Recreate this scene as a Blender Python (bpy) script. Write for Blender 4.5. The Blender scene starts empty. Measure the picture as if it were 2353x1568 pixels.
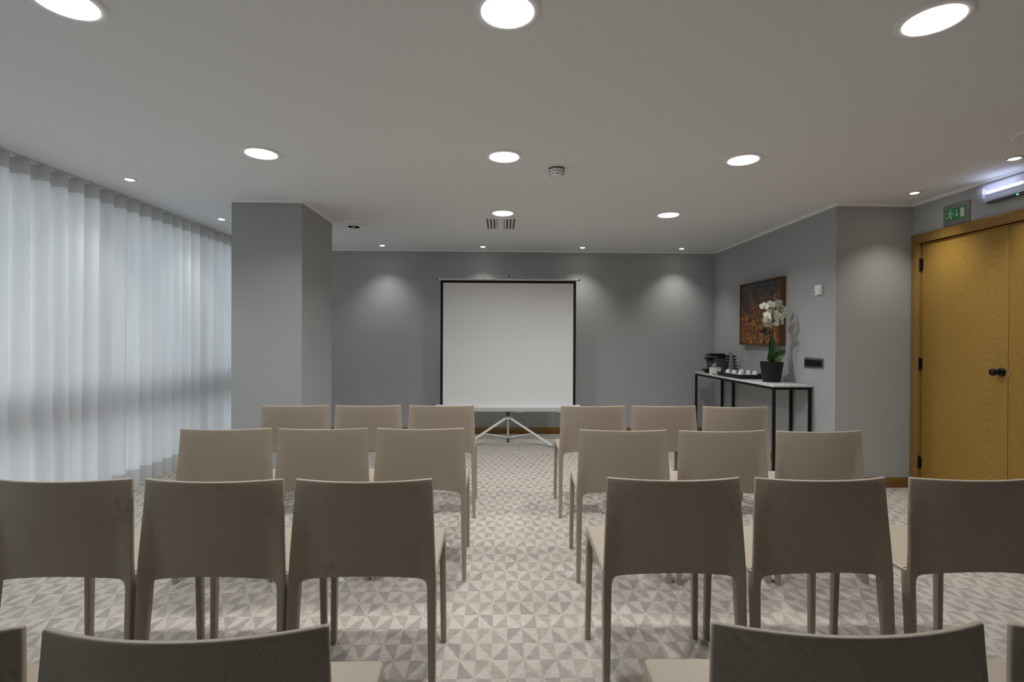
import bpy, bmesh, math, random
from mathutils import Vector, Matrix
random.seed(7)
S = bpy.context.scene
C = S.collection
PI = math.pi

# ------------------------------------------------------------------ camera, world, exposure
CAM_H = 1.28
yaw, pitch, roll, fpx = 0.0235, -0.0045, 0.0047, 1180.3
fw = Vector((math.sin(yaw)*math.cos(pitch), math.cos(yaw)*math.cos(pitch), math.sin(pitch)))
rt = Vector((math.cos(yaw), -math.sin(yaw), 0)); upv = rt.cross(fw)
r_ = rt*math.cos(roll)+upv*math.sin(roll); u_ = -rt*math.sin(roll)+upv*math.cos(roll)
cd = bpy.data.cameras.new('camera'); cam = bpy.data.objects.new('camera', cd); C.objects.link(cam)
cd.sensor_fit = 'HORIZONTAL'; cd.sensor_width = 36; cd.lens = 36*fpx/2353; cd.clip_start = 0.02
m = Matrix((r_, u_, -fw)).transposed().to_4x4(); m.translation = (0, 0, CAM_H)
cam.matrix_world = m
S.camera = cam

world = bpy.data.worlds.new('overcast_sky'); S.world = world; world.use_nodes = True
bg = world.node_tree.nodes['Background']
bg.inputs[0].default_value = (0.90, 0.94, 1.0, 1); bg.inputs[1].default_value = 2.75

vs = S.view_settings
vs.view_transform = 'Standard'; vs.look = 'None'; vs.gamma = 1; vs.use_curve_mapping = False
vs.exposure = 0.36
S.cycles.use_denoising = True
S.cycles.max_bounces = 6; S.cycles.diffuse_bounces = 5; S.cycles.glossy_bounces = 3; S.cycles.transparent_max_bounces = 8
S.cycles.use_adaptive_sampling = True; S.cycles.adaptive_threshold = 0.05; S.cycles.adaptive_min_samples = 12
S.cycles.sample_clamp_indirect = 6
S.cycles.caustics_reflective = False; S.cycles.caustics_refractive = False

DISC_L = 9.0           # radiance of the big downlight diffusers as seen
DISC_W = 9.0           # power of the beam below each of them
SPOT_W = 20.0           # power of the small recessed spots
LAMP_COL = (0.975, 0.985, 0.985)

# ------------------------------------------------------------------ materials
M = {}
def mat(name, col, rough=0.6, metal=0.0, spec=0.5, emit=None, estr=0.0, bump=None, var=0.0, vscale=8.0):
    mt = bpy.data.materials.new(name); mt.use_nodes = True
    nt = mt.node_tree; b = nt.nodes['Principled BSDF']
    b.inputs['Base Color'].default_value = (*col, 1); b.inputs['Roughness'].default_value = rough
    b.inputs['Metallic'].default_value = metal; b.inputs['Specular IOR Level'].default_value = spec
    if emit:
        b.inputs['Emission Color'].default_value = (*emit, 1); b.inputs['Emission Strength'].default_value = estr
    if var or bump:
        tc = nt.nodes.new('ShaderNodeTexCoord')
    if var:
        n = nt.nodes.new('ShaderNodeTexNoise'); n.inputs['Scale'].default_value = vscale; n.inputs['Detail'].default_value = 4
        nt.links.new(tc.outputs['Object'], n.inputs['Vector'])
        mr = nt.nodes.new('ShaderNodeMapRange'); mr.inputs['To Min'].default_value = 1-var; mr.inputs['To Max'].default_value = 1+var
        nt.links.new(n.outputs['Fac'], mr.inputs['Value'])
        mx = nt.nodes.new('ShaderNodeMix'); mx.data_type = 'RGBA'; mx.blend_type = 'MULTIPLY'; mx.inputs['Factor'].default_value = 1
        mx.inputs[6].default_value = (*col, 1); nt.links.new(mr.outputs[0], mx.inputs[7])
        nt.links.new(mx.outputs[2], b.inputs['Base Color'])
    if bump:
        n2 = nt.nodes.new('ShaderNodeTexNoise'); n2.inputs['Scale'].default_value = bump[0]; n2.inputs['Detail'].default_value = 3
        nt.links.new(tc.outputs['Object'], n2.inputs['Vector'])
        bp = nt.nodes.new('ShaderNodeBump'); bp.inputs['Strength'].default_value = bump[1]; bp.inputs['Distance'].default_value = 0.002
        nt.links.new(n2.outputs['Fac'], bp.inputs['Height']); nt.links.new(bp.outputs[0], b.inputs['Normal'])
    M[name] = mt
    return mt

mat('wall_paint', (0.380, 0.386, 0.392), 0.75, bump=(160, 0.06), var=0.02, vscale=3)
mat('ceiling_paint', (0.80, 0.812, 0.825), 0.9, bump=(120, 0.05))
mat('white_trim', (0.84, 0.84, 0.84), 0.5)
mat('chair_plastic', (0.345, 0.290, 0.228), 0.42, spec=0.4, bump=(900, 0.05))
mat('black_metal', (0.008, 0.008, 0.009), 0.5, spec=0.25)
mat('black_plastic', (0.007, 0.007, 0.008), 0.4, spec=0.3)
mat('gloss_black', (0.006, 0.006, 0.007), 0.12)
mat('grey_plastic', (0.08, 0.08, 0.085), 0.45)
mat('chrome', (0.75, 0.75, 0.77), 0.15, metal=1)
mat('alu', (0.72, 0.72, 0.73), 0.38, metal=0.85)
mat('screen_white', (0.80, 0.80, 0.81), 0.85)
mat('screen_black', (0.006, 0.006, 0.006), 0.9)
mat('case_white', (0.78, 0.78, 0.78), 0.45)
mat('ceramic', (0.82, 0.82, 0.81), 0.18)
mat('pot_black', (0.010, 0.010, 0.011), 0.5, spec=0.3)
mat('soil', (0.06, 0.04, 0.025), 0.95, bump=(90, 0.6))
mat('leaf', (0.035, 0.11, 0.022), 0.35, var=0.25, vscale=14)
mat('stem', (0.03, 0.05, 0.018), 0.5)
mat('lip', (0.62, 0.52, 0.16), 0.5)
mat('frame_wood', (0.135, 0.056, 0.022), 0.5, var=0.2, vscale=20)
mat('sign_plate', (0.19, 0.188, 0.18), 0.5, var=0.12, vscale=30)
mat('sign_green', (0.03, 0.24, 0.095), 0.5)
mat('sign_white', (0.58, 0.62, 0.52), 0.5)
mat('void_shade', (0.05, 0.05, 0.052), 0.9)  # near-black standing in for the shade inside slots and openings
mat('terrace', (0.30, 0.30, 0.29), 0.9, var=0.15)
mat('window_frame', (0.30, 0.31, 0.32), 0.4)
mat('led', (0.8, 0.8, 0.9), 0.4, emit=(0.66, 0.72, 1.0), estr=7)
mat('led_green', (0.05, 0.6, 0.2), 0.4, emit=(0.05, 0.9, 0.25), estr=5)
mat('lamp_body', (0.78, 0.80, 0.86), 0.4)
mat('disc', (0.9, 0.9, 0.9), 0.5, emit=LAMP_COL, estr=DISC_L)
mat('spot_lens', (0.9, 0.9, 0.9), 0.5, emit=(1.0, 0.95, 0.86), estr=22)
mat('sachet', (0.42, 0.41, 0.39), 0.4)
mat('blue_print', (0.03, 0.04, 0.10), 0.5)

def nt_of(name):
    mt = bpy.data.materials.new(name); mt.use_nodes = True; M[name] = mt
    nt = mt.node_tree
    return mt, nt, nt.nodes['Principled BSDF'], nt.nodes['Material Output']
def N(nt, kind, **kw):
    n = nt.nodes.new(kind)
    for k, v in kw.items(): setattr(n, k, v)
    return n
def math_node(nt, op, a=None, b=None):
    n = nt.nodes.new('ShaderNodeMath'); n.operation = op
    for i, v in enumerate((a, b)):
        if v is None: continue
        if isinstance(v, (int, float)): n.inputs[i].default_value = v
        else: nt.links.new(v, n.inputs[i])
    return n.outputs[0]

# clear plastic / glass panes: see-through with a thin sheen
def clear(name, tint, gloss, frost=0.0):
    mt, nt, b, out = nt_of(name)
    tr = N(nt, 'ShaderNodeBsdfTransparent'); tr.inputs[0].default_value = (*tint, 1)
    gl = N(nt, 'ShaderNodeBsdfGlossy'); gl.inputs['Roughness'].default_value = 0.08
    mx = N(nt, 'ShaderNodeMixShader'); mx.inputs[0].default_value = gloss
    nt.links.new(tr.outputs[0], mx.inputs[1]); nt.links.new(gl.outputs[0], mx.inputs[2]); nt.links.new(mx.outputs[0], out.inputs[0])
    if frost:
        df = N(nt, 'ShaderNodeBsdfTranslucent'); df.inputs[0].default_value = (0.8, 0.82, 0.88, 1)
        m2 = N(nt, 'ShaderNodeMixShader'); m2.inputs[0].default_value = frost
        nt.links.new(mx.outputs[0], m2.inputs[1]); nt.links.new(df.outputs[0], m2.inputs[2]); nt.links.new(m2.outputs[0], out.inputs[0])
clear('window_glass', (0.93, 0.96, 0.96), 0.06)
clear('clear_plastic', (0.93, 0.94, 0.97), 0.10, 0.16)
clear('acrylic', (0.86, 0.87, 0.88), 0.16)

# sheer fabric: part diffuse, part translucent, a little open weave
def sheer(name, col, trans, open_):
    mt, nt, b, out = nt_of(name)
    d = N(nt, 'ShaderNodeBsdfDiffuse'); d.inputs[0].default_value = (*col, 1)
    t = N(nt, 'ShaderNodeBsdfTranslucent'); t.inputs[0].default_value = (*col, 1)
    mx = N(nt, 'ShaderNodeMixShader'); mx.inputs[0].default_value = trans
    nt.links.new(d.outputs[0], mx.inputs[1]); nt.links.new(t.outputs[0], mx.inputs[2])
    o = N(nt, 'ShaderNodeBsdfTransparent')
    m2 = N(nt, 'ShaderNodeMixShader'); m2.inputs[0].default_value = open_
    nt.links.new(mx.outputs[0], m2.inputs[1]); nt.links.new(o.outputs[0], m2.inputs[2]); nt.links.new(m2.outputs[0], out.inputs[0])
    tc = N(nt, 'ShaderNodeTexCoord'); mp = N(nt, 'ShaderNodeMapping'); mp.inputs['Scale'].default_value = (30, 30, 900)
    nz = N(nt, 'ShaderNodeTexNoise'); nz.inputs['Scale'].default_value = 1.0
    nt.links.new(tc.outputs['Object'], mp.inputs[0]); nt.links.new(mp.outputs[0], nz.inputs['Vector'])
    bp = N(nt, 'ShaderNodeBump'); bp.inputs['Strength'].default_value = 0.15; bp.inputs['Distance'].default_value = 0.001
    nt.links.new(nz.outputs['Fac'], bp.inputs['Height'])
    nt.links.new(bp.outputs[0], d.inputs['Normal']); nt.links.new(bp.outputs[0], t.inputs['Normal'])
sheer('curtain_sheer', (0.75, 0.75, 0.76), 0.62, 0.0)
sheer('curtain_double', (0.58, 0.57, 0.56), 0.34, 0.0)

# white orchid petals, slightly translucent
sheer('petal', (0.86, 0.85, 0.79), 0.25, 0.0)

# patterned carpet: 30/60/90 triangles meeting in staggered stars
def carpet():
    mt, nt, b, out = nt_of('carpet')
    tc = N(nt, 'ShaderNodeTexCoord'); sp = N(nt, 'ShaderNodeSeparateXYZ')
    # fuzzy tuft edges
    nz = N(nt, 'ShaderNodeTexNoise'); nz.inputs['Scale'].default_value = 330; nz.inputs['Detail'].default_value = 1
    nt.links.new(tc.outputs['Object'], nz.inputs['Vector'])
    jit = N(nt, 'ShaderNodeVectorMath', operation='MULTIPLY_ADD')
    jit.inputs[1].default_value = (0.006, 0.006, 0); nt.links.new(nz.outputs['Color'], jit.inputs[0]); nt.links.new(tc.outputs['Object'], jit.inputs[2])
    nt.links.new(jit.outputs[0], sp.inputs[0])
    W_, D_ = 0.0648, 0.1117
    x = math_node(nt, 'DIVIDE', math_node(nt, 'ADD', sp.outputs[0], 0.027-0.003+W_*200), W_)
    y = math_node(nt, 'DIVIDE', math_node(nt, 'ADD', sp.outputs[1], -2.263-0.003+D_*200), D_)
    ix = math_node(nt, 'FLOOR', x); iy = math_node(nt, 'FLOOR', y)
    fx = math_node(nt, 'SUBTRACT', x, ix); fy = math_node(nt, 'SUBTRACT', y, iy)
    r = math_node(nt, 'MODULO', iy, 2)
    par = math_node(nt, 'MODULO', math_node(nt, 'ADD', ix, iy), 2)      # 0: diagonal rises to the right
    fy2 = math_node(nt, 'ABSOLUTE', math_node(nt, 'SUBTRACT', fy, par))
    right = math_node(nt, 'GREATER_THAN', fx, fy2)
    dark = math_node(nt, 'ABSOLUTE', math_node(nt, 'SUBTRACT', right, r))
    # thin pale seam along the diagonals and lines
    edge = math_node(nt, 'ABSOLUTE', math_node(nt, 'SUBTRACT', fx, fy2))
    seam = math_node(nt, 'LESS_THAN', edge, 0.04)
    dark = math_node(nt, 'MULTIPLY', dark, math_node(nt, 'SUBTRACT', 1.0, math_node(nt, 'MULTIPLY', seam, 0.6)))
    cv = N(nt, 'ShaderNodeCombineXYZ'); nt.links.new(ix, cv.inputs[0]); nt.links.new(iy, cv.inputs[1]); nt.links.new(right, cv.inputs[2])
    wn = N(nt, 'ShaderNodeTexWhiteNoise'); nt.links.new(cv.outputs[0], wn.inputs['Vector'])
    mot = N(nt, 'ShaderNodeTexNoise'); mot.inputs['Scale'].default_value = 45; mot.inputs['Detail'].default_value = 3
    nt.links.new(tc.outputs['Object'], mot.inputs['Vector'])
    fine = N(nt, 'ShaderNodeTexNoise'); fine.inputs['Scale'].default_value = 480; fine.inputs['Detail'].default_value = 1
    nt.links.new(tc.outputs['Object'], fine.inputs['Vector'])
    mx = N(nt, 'ShaderNodeMix', data_type='RGBA'); nt.links.new(dark, mx.inputs['Factor'])
    mx.inputs[6].default_value = (0.500, 0.462, 0.410, 1)
    dk = N(nt, 'ShaderNodeMix', data_type='RGBA'); nt.links.new(wn.outputs['Value'], dk.inputs['Factor'])
    dk.inputs[6].default_value = (0.420, 0.380, 0.330, 1); dk.inputs[7].default_value = (0.335, 0.308, 0.274, 1)
    nt.links.new(dk.outputs[2], mx.inputs[7])
    g = math_node(nt, 'ADD', math_node(nt, 'MULTIPLY', mot.outputs['Fac'], 0.50), math_node(nt, 'MULTIPLY', fine.outputs['Fac'], 0.60))
    g = math_node(nt, 'ADD', g, 0.41)
    ml = N(nt, 'ShaderNodeMix', data_type='RGBA', blend_type='MULTIPLY'); ml.inputs['Factor'].default_value = 1
    nt.links.new(mx.outputs[2], ml.inputs[6]); nt.links.new(g, ml.inputs[7])
    nt.links.new(ml.outputs[2], b.inputs['Base Color'])
    b.inputs['Roughness'].default_value = 1.0; b.inputs['Specular IOR Level'].default_value = 0.05
    bp = N(nt, 'ShaderNodeBump'); bp.inputs['Strength'].default_value = 0.5; bp.inputs['Distance'].default_value = 0.003
    nt.links.new(fine.outputs['Fac'], bp.inputs['Height']); nt.links.new(bp.outputs[0], b.inputs['Normal'])
carpet()

# oak veneer; across = axis index of the board width, along = axis of the grain
def oak(name, c0, c1, across, along, leaf, rough=0.35, cathedral=26.0, ring=0.30):
    mt, nt, b, out = nt_of(name)
    tc = N(nt, 'ShaderNodeTexCoord'); sp = N(nt, 'ShaderNodeSeparateXYZ'); nt.links.new(tc.outputs['Object'], sp.inputs[0])
    a = sp.outputs[across]; z = sp.outputs[along]
    lo = N(nt, 'ShaderNodeTexNoise'); lo.inputs['Scale'].default_value = 2.2; lo.inputs['Detail'].default_value = 2
    nt.links.new(tc.outputs['Object'], lo.inputs['Vector'])
    # position inside the leaf, centred
    t = math_node(nt, 'DIVIDE', math_node(nt, 'ADD', a, 40.0), leaf)
    fr = math_node(nt, 'SUBTRACT', math_node(nt, 'SUBTRACT', t, math_node(nt, 'FLOOR', t)), 0.5)
    u = math_node(nt, 'MULTIPLY', fr, leaf)
    u = math_node(nt, 'ADD', u, math_node(nt, 'MULTIPLY', math_node(nt, 'SUBTRACT', lo.outputs['Fac'], 0.5), 0.10*leaf/0.25))
    par = math_node(nt, 'MULTIPLY', math_node(nt, 'MULTIPLY', u, u), cathedral)
    f = math_node(nt, 'ADD', par, z)
    f = math_node(nt, 'ADD', f, math_node(nt, 'MULTIPLY', lo.outputs['Fac'], 0.35))
    # fine wobble of the rings
    mp = N(nt, 'ShaderNodeMapping'); sc = [1, 1, 1]; sc[across] = 60; sc[along] = 5
    mp.inputs['Scale'].default_value = sc; nt.links.new(tc.outputs['Object'], mp.inputs[0])
    fi = N(nt, 'ShaderNodeTexNoise'); fi.inputs['Scale'].default_value = 1.0; fi.inputs['Detail'].default_value = 5
    nt.links.new(mp.outputs[0], fi.inputs['Vector'])
    f = math_node(nt, 'ADD', f, math_node(nt, 'MULTIPLY', fi.outputs['Fac'], 0.09))
    s = math_node(nt, 'SINE', math_node(nt, 'MULTIPLY', f, 120.0))
    s = math_node(nt, 'POWER', math_node(nt, 'MULTIPLY', math_node(nt, 'ADD', s, 1.0), 0.5), 2.5)
    mp2 = N(nt, 'ShaderNodeMapping'); sc = [1, 1, 1]; sc[across] = 420; sc[3-across-along] = 420; sc[along] = 9
    mp2.inputs['Scale'].default_value = sc; nt.links.new(tc.outputs['Object'], mp2.inputs[0])
    po = N(nt, 'ShaderNodeTexNoise'); po.inputs['Scale'].default_value = 1.0; po.inputs['Detail'].default_value = 2
    nt.links.new(mp2.outputs[0], po.inputs['Vector'])
    fac = math_node(nt, 'ADD', math_node(nt, 'MULTIPLY', s, ring), math_node(nt, 'MULTIPLY', po.outputs['Fac'], 0.75))
    mx = N(nt, 'ShaderNodeMix', data_type='RGBA'); nt.links.new(fac, mx.inputs['Factor'])
    mx.inputs[6].default_value = (*c0, 1); mx.inputs[7].default_value = (*c1, 1)
    nt.links.new(mx.outputs[2], b.inputs['Base Color']); b.inputs['Roughness'].default_value = rough
    b.inputs['Specular IOR Level'].default_value = 0.4
oak('oak_door', (0.43, 0.255, 0.058), (0.25, 0.130, 0.022), 1, 2, 0.25)
oak('oak_casing', (0.36, 0.21, 0.06), (0.20, 0.105, 0.022), 1, 2, 0.5, cathedral=6, ring=0.12)
oak('oak_head', (0.36, 0.21, 0.06), (0.20, 0.105, 0.022), 2, 1, 0.5, cathedral=6, ring=0.12)
oak('oak_skirt_x', (0.28, 0.145, 0.040), (0.14, 0.066, 0.015), 2, 0, 0.4, cathedral=5, ring=0.12)
oak('oak_skirt_y', (0.28, 0.145, 0.040), (0.14, 0.066, 0.015), 2, 1, 0.4, cathedral=5, ring=0.12)

# veined marble
def marble():
    mt, nt, b, out = nt_of('marble')
    tc = N(nt, 'ShaderNodeTexCoord')
    n = N(nt, 'ShaderNodeTexNoise'); n.inputs['Scale'].default_value = 5; n.inputs['Detail'].default_value = 8; n.inputs['Distortion'].default_value = 1.6
    nt.links.new(tc.outputs['Object'], n.inputs['Vector'])
    v = math_node(nt, 'ABSOLUTE', math_node(nt, 'SUBTRACT', n.outputs['Fac'], 0.5))
    cr = N(nt, 'ShaderNodeValToRGB'); cr.color_ramp.elements[0].color = (0.42, 0.415, 0.41, 1); cr.color_ramp.elements[1].color = (0.70, 0.69, 0.675, 1)
    cr.color_ramp.elements[0].position = 0.0; cr.color_ramp.elements[1].position = 0.022
    nt.links.new(v, cr.inputs[0]); nt.links.new(cr.outputs[0], b.inputs['Base Color']); b.inputs['Roughness'].default_value = 0.12
marble()

# abstract oil painting: blue-black above, orange and ochre below, thick dabs
def painting():
    mt, nt, b, out = nt_of('abstract_paint')
    tc = N(nt, 'ShaderNodeTexCoord'); sp = N(nt, 'ShaderNodeSeparateXYZ'); nt.links.new(tc.outputs['Object'], sp.inputs[0])
    mp = N(nt, 'ShaderNodeMapping'); mp.inputs['Scale'].default_value = (1, 1.0, 1.05); nt.links.new(tc.outputs['Object'], mp.inputs[0])
    def noise(s, d, dist=0.0):
        n = N(nt, 'ShaderNodeTexNoise'); n.inputs['Scale'].default_value = s; n.inputs['Detail'].default_value = d; n.inputs['Distortion'].default_value = dist
        nt.links.new(mp.outputs[0], n.inputs['Vector']); return n
    a = noise(7, 3); c = noise(12, 4); e = noise(30, 3)
    def dabs(scale, wob):
        j = N(nt, 'ShaderNodeVectorMath', operation='MULTIPLY_ADD'); j.inputs[1].default_value = (wob, wob, wob)
        nt.links.new(e.outputs['Color'], j.inputs[0]); nt.links.new(mp.outputs[0], j.inputs[2])
        v = N(nt, 'ShaderNodeTexVoronoi'); v.inputs['Scale'].default_value = scale; nt.links.new(j.outputs[0], v.inputs['Vector'])
        sx_ = N(nt, 'ShaderNodeSeparateColor'); nt.links.new(v.outputs['Color'], sx_.inputs[0]); return sx_.outputs[0], v.outputs['Distance']
    d1, q1 = dabs(24, 0.09); d2, q2 = dabs(42, 0.07)
    def blend(x, y, w): return math_node(nt, 'ADD', math_node(nt, 'MULTIPLY', x, w), math_node(nt, 'MULTIPLY', y, 1-w))
    wsrc = blend(d1, a.outputs['Fac'], 0.30); csrc = blend(d2, c.outputs['Fac'], 0.22)
    def ramp(src, stops):
        cr = N(nt, 'ShaderNodeValToRGB'); el = cr.color_ramp.elements
        while len(el) < len(stops): el.new(0.5)
        for i, (p, col) in enumerate(stops): el[i].position = p; el[i].color = (*col, 1)
        nt.links.new(src, cr.inputs[0]); return cr.outputs[0]
    warm = ramp(wsrc, [(0.34, (0.012, 0.012, 0.010)), (0.42, (0.22, 0.035, 0.010)), (0.48, (0.50, 0.15, 0.02)), (0.53, (0.34, 0.22, 0.03)), (0.58, (0.045, 0.055, 0.018)), (0.66, (0.26, 0.06, 0.018))])
    cool = ramp(csrc, [(0.36, (0.004, 0.005, 0.008)), (0.50, (0.010, 0.014, 0.026)), (0.57, (0.045, 0.055, 0.075)), (0.62, (0.010, 0.012, 0.020)), (0.68, (0.30, 0.06, 0.02))])
    dab = ramp(e.outputs['Fac'], [(0.38, (0.03, 0.025, 0.02)), (0.46, (0.45, 0.45, 0.45)), (0.58, (0.5, 0.5, 0.5)), (0.66, (0.95, 0.75, 0.45))])
    h = math_node(nt, 'ADD', math_node(nt, 'MULTIPLY', sp.outputs[2], 3.4), math_node(nt, 'MULTIPLY', math_node(nt, 'SUBTRACT', blend(d1, c.outputs['Fac'], 0.35), 0.5), 2.2))
    h = math_node(nt, 'SUBTRACT', h, 0.98)
    h = math_node(nt, 'MINIMUM', math_node(nt, 'MAXIMUM', h, 0.0), 1.0)
    mx = N(nt, 'ShaderNodeMix', data_type='RGBA'); nt.links.new(h, mx.inputs['Factor']); nt.links.new(warm, mx.inputs[6]); nt.links.new(cool, mx.inputs[7])
    ov = N(nt, 'ShaderNodeMix', data_type='RGBA', blend_type='OVERLAY'); ov.inputs['Factor'].default_value = 0.8
    nt.links.new(mx.outputs[2], ov.inputs[6]); nt.links.new(dab, ov.inputs[7])
    nt.links.new(ov.outputs[2], b.inputs['Base Color']); b.inputs['Roughness'].default_value = 0.35
    bp = N(nt, 'ShaderNodeBump'); bp.inputs['Strength'].default_value = 0.6; bp.inputs['Distance'].default_value = 0.004
    nt.links.new(math_node(nt, 'ADD', q2, e.outputs['Fac']), bp.inputs['Height']); nt.links.new(bp.outputs[0], b.inputs['Normal'])
painting()

# ------------------------------------------------------------------ mesh helpers (world coordinates)
def box(bm, x0, x1, y0, y1, z0, z1):
    v = [bm.verts.new((x, y, z)) for x in (x0, x1) for y in (y0, y1) for z in (z0, z1)]
    for q in ((0, 1, 3, 2), (4, 6, 7, 5), (0, 4, 5, 1), (2, 3, 7, 6), (0, 2, 6, 4), (1, 5, 7, 3)):
        bm.faces.new([v[i] for i in q])
    return bm
def loft(bm, secs, cap=True, closed=True):
    rings = [[bm.verts.new(p) for p in s] for s in secs]
    n = len(rings[0])
    for a, b in zip(rings, rings[1:]):
        for i in range(n if closed else n-1):
            j = (i+1) % n
            bm.faces.new((a[i], a[j], b[j], b[i]))
    if cap:
        bm.faces.new(rings[0][::-1]); bm.faces.new(rings[-1])
    return bm
def tube(bm, pts, rad, seg=8):
    pts = [Vector(p) for p in pts]
    rads = rad if isinstance(rad, (list, tuple)) else [rad]*len(pts)
    secs = []
    ref = None
    for i, p in enumerate(pts):
        t = (pts[min(i+1, len(pts)-1)]-pts[max(i-1, 0)]).normalized()
        if ref is None:
            ref = Vector((0, 0, 1)) if abs(t.z) < 0.9 else Vector((1, 0, 0))
        a = t.cross(ref).normalized(); b = a.cross(t).normalized(); ref = b
        secs.append([p+(a*math.cos(k*2*PI/seg)+b*math.sin(k*2*PI/seg))*rads[i] for k in range(seg)])
    return loft(bm, secs)
def lathe(bm, prof, c, seg=32, axis='Z'):
    c = Vector(c); secs = []
    for r, h in prof:
        ring = []
        for k in range(seg):
            a = 2*PI*k/seg
            if axis == 'Z': ring.append(c+Vector((r*math.cos(a), r*math.sin(a), h)))
            elif axis == 'X': ring.append(c+Vector((h, r*math.cos(a), r*math.sin(a))))
            else: ring.append(c+Vector((r*math.cos(a), h, r*math.sin(a))))
        secs.append(ring)
    return loft(bm, secs)
def bev(bm, w, seg=2, angle=0.5):
    bmesh.ops.recalc_face_normals(bm, faces=bm.faces[:])
    es = [e for e in bm.edges if len(e.link_faces) == 2 and e.calc_face_angle(0) > angle]
    bmesh.ops.bevel(bm, geom=es, offset=w, segments=seg, profile=0.5, affect='EDGES')
    return bm
def BM(): return bmesh.new()
def bbox(x0, x1, y0, y1, z0, z1, b=0.0, seg=2):
    bm = box(BM(), x0, x1, y0, y1, z0, z1)
    if b: bev(bm, b, seg)
    return bm
def mesh(name, bm, mt, parent=None, smooth=True):
    bmesh.ops.recalc_face_normals(bm, faces=bm.faces[:])
    if parent is not None and parent.type == 'EMPTY':
        bmesh.ops.translate(bm, verts=bm.verts[:], vec=-Vector(parent.location))
    elif parent is not None and 'origin' in parent:
        bmesh.ops.translate(bm, verts=bm.verts[:], vec=-Vector(parent['origin']))
    me = bpy.data.meshes.new(name); bm.to_mesh(me); bm.free()
    me.materials.append(M[mt])
    if smooth:
        for p in me.polygons: p.use_smooth = True
        try: me.set_sharp_from_angle(angle=0.6)
        except Exception: pass
    o = bpy.data.objects.new(name, me); C.objects.link(o)
    if parent is not None:
        o.parent = parent
        o_origin = Vector(parent.location) if parent.type == 'EMPTY' else Vector(parent.get('origin', (0, 0, 0)))
        ORIGIN[o.name] = o_origin
    return o
ORIGIN = {}
def sub(name, bm, mt, parent, smooth=True):
    """a piece of a part: the part sits at its thing's origin, so shift by that origin"""
    og = ORIGIN.get(parent.name, Vector((0, 0, 0)))
    bmesh.ops.translate(bm, verts=bm.verts[:], vec=-og)
    o = mesh(name, bm, mt, None, smooth); o.parent = parent
    return o
def thing(name, loc, label, cat, group=None):
    o = bpy.data.objects.new(name, None); C.objects.link(o); o.location = loc; o.empty_display_size = 0.05
    o['label'] = label; o['category'] = cat
    if group: o['group'] = group
    return o
def tag(o, label, cat, group=None):
    o['label'] = label; o['category'] = cat
    if group: o['group'] = group
    return o
def struct(name, bm, mt, smooth=False):
    o = mesh(name, bm, mt, None, smooth); o['kind'] = 'structure'; return o

# ------------------------------------------------------------------ room dimensions (metres)
HC = 2.462
XS, YB, YS, XD = 2.9115, 6.90, 4.391, 3.5895           # side wall, back wall, step wall, door wall
PXL, PXR, PYF, PYB = -2.3136, -1.7131, 4.4805, 5.2756  # pillar
XC, XW = -3.155, -3.355                                 # curtain, window plane
YF = -2.4                                              # wall behind the camera

# ------------------------------------------------------------------ setting
struct('floor', box(BM(), XW-0.05, XD+0.2, YF-0.1, YB+0.15, -0.12, 0), 'carpet')
struct('ceiling', box(BM(), XW-0.05, XD+0.2, YF-0.1, YB+0.15, HC, HC+0.12), 'ceiling_paint')
struct('wall_back', box(BM(), XW-0.05, XS+0.15, YB, YB+0.15, 0, HC), 'wall_paint')
struct('wall_side', box(BM(), XS, XS+0.15, YS+0.15, YB, 0, HC), 'wall_paint')
struct('wall_step', box(BM(), XS, XD+0.15, YS, YS+0.15, 0, HC), 'wall_paint')
struct('wall_front', box(BM(), XW-0.05, XD+0.15, YF-0.1, YF, 0, HC), 'wall_paint')
DY0, DY1, DZ = 2.800, 4.318, 2.124                      # door opening
b = BM(); box(b, XD, XD+0.15, DY1, YS, 0, HC); box(b, XD, XD+0.15, YF, DY0, 0, HC); box(b, XD, XD+0.15, DY0, DY1, DZ, HC)
struct('wall_right', b, 'wall_paint')
struct('wall_pillar', box(BM(), PXL, PXR, PYF, PYB, 0, HC), 'wall_paint')
b = BM(); box(b, XW-0.05, XW+0.05, YF, YB, HC-0.06, HC); box(b, XW-0.05, XW+0.05, YF, YB, 0, 0.05)
struct('wall_left', b, 'window_frame')
struct('floor_terrace', box(BM(), -16, XW-0.05, -10, 16, -0.25, -0.08), 'terrace')

# cornice: two-step plaster cove, swept along each wall.  n = direction into the room
def cornice(name, p, q, n, e0=0, e1=0):
    p = Vector((*p, 0)); q = Vector((*q, 0)); n = Vector((*n, 0)); d = (q-p).normalized()
    prof = [(0.0, -0.0195), (0.008, -0.0195), (0.010, -0.013), (0.017, -0.012), (0.022, -0.004), (0.024, 0.0), (0.0, 0.0)]
    secs = []
    for pt, s, e in ((p, -1, e0), (q, 1, e1)):
        secs.append([pt + d*s*e*o + n*o + Vector((0, 0, HC+h)) for o, h in prof])
    struct(name, loft(BM(), secs), 'white_trim')
cornice('trim_1', (XC+0.3-0.5, YB), (XS, YB), (0, -1), 0, -1)
cornice('trim_2', (XS, YB), (XS, YS), (-1, 0), -1, 1)
cornice('trim_3', (XS, YS), (XD, YS), (0, -1), 1, -1)
cornice('trim_4', (XD, YS), (XD, YF), (-1, 0), -1, 0)
cornice('trim_5', (PXL, PYF), (PXR, PYF), (0, -1), 1, 1)
cornice('trim_6', (PXR, PYF), (PXR, PYB), (1, 0), 1, 1)
cornice('trim_7', (PXL, PYF), (PXL, PYB), (-1, 0), 1, 1)
cornice('trim_8', (PXL, PYB), (PXR, PYB), (0, 1), 1, 1)

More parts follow.
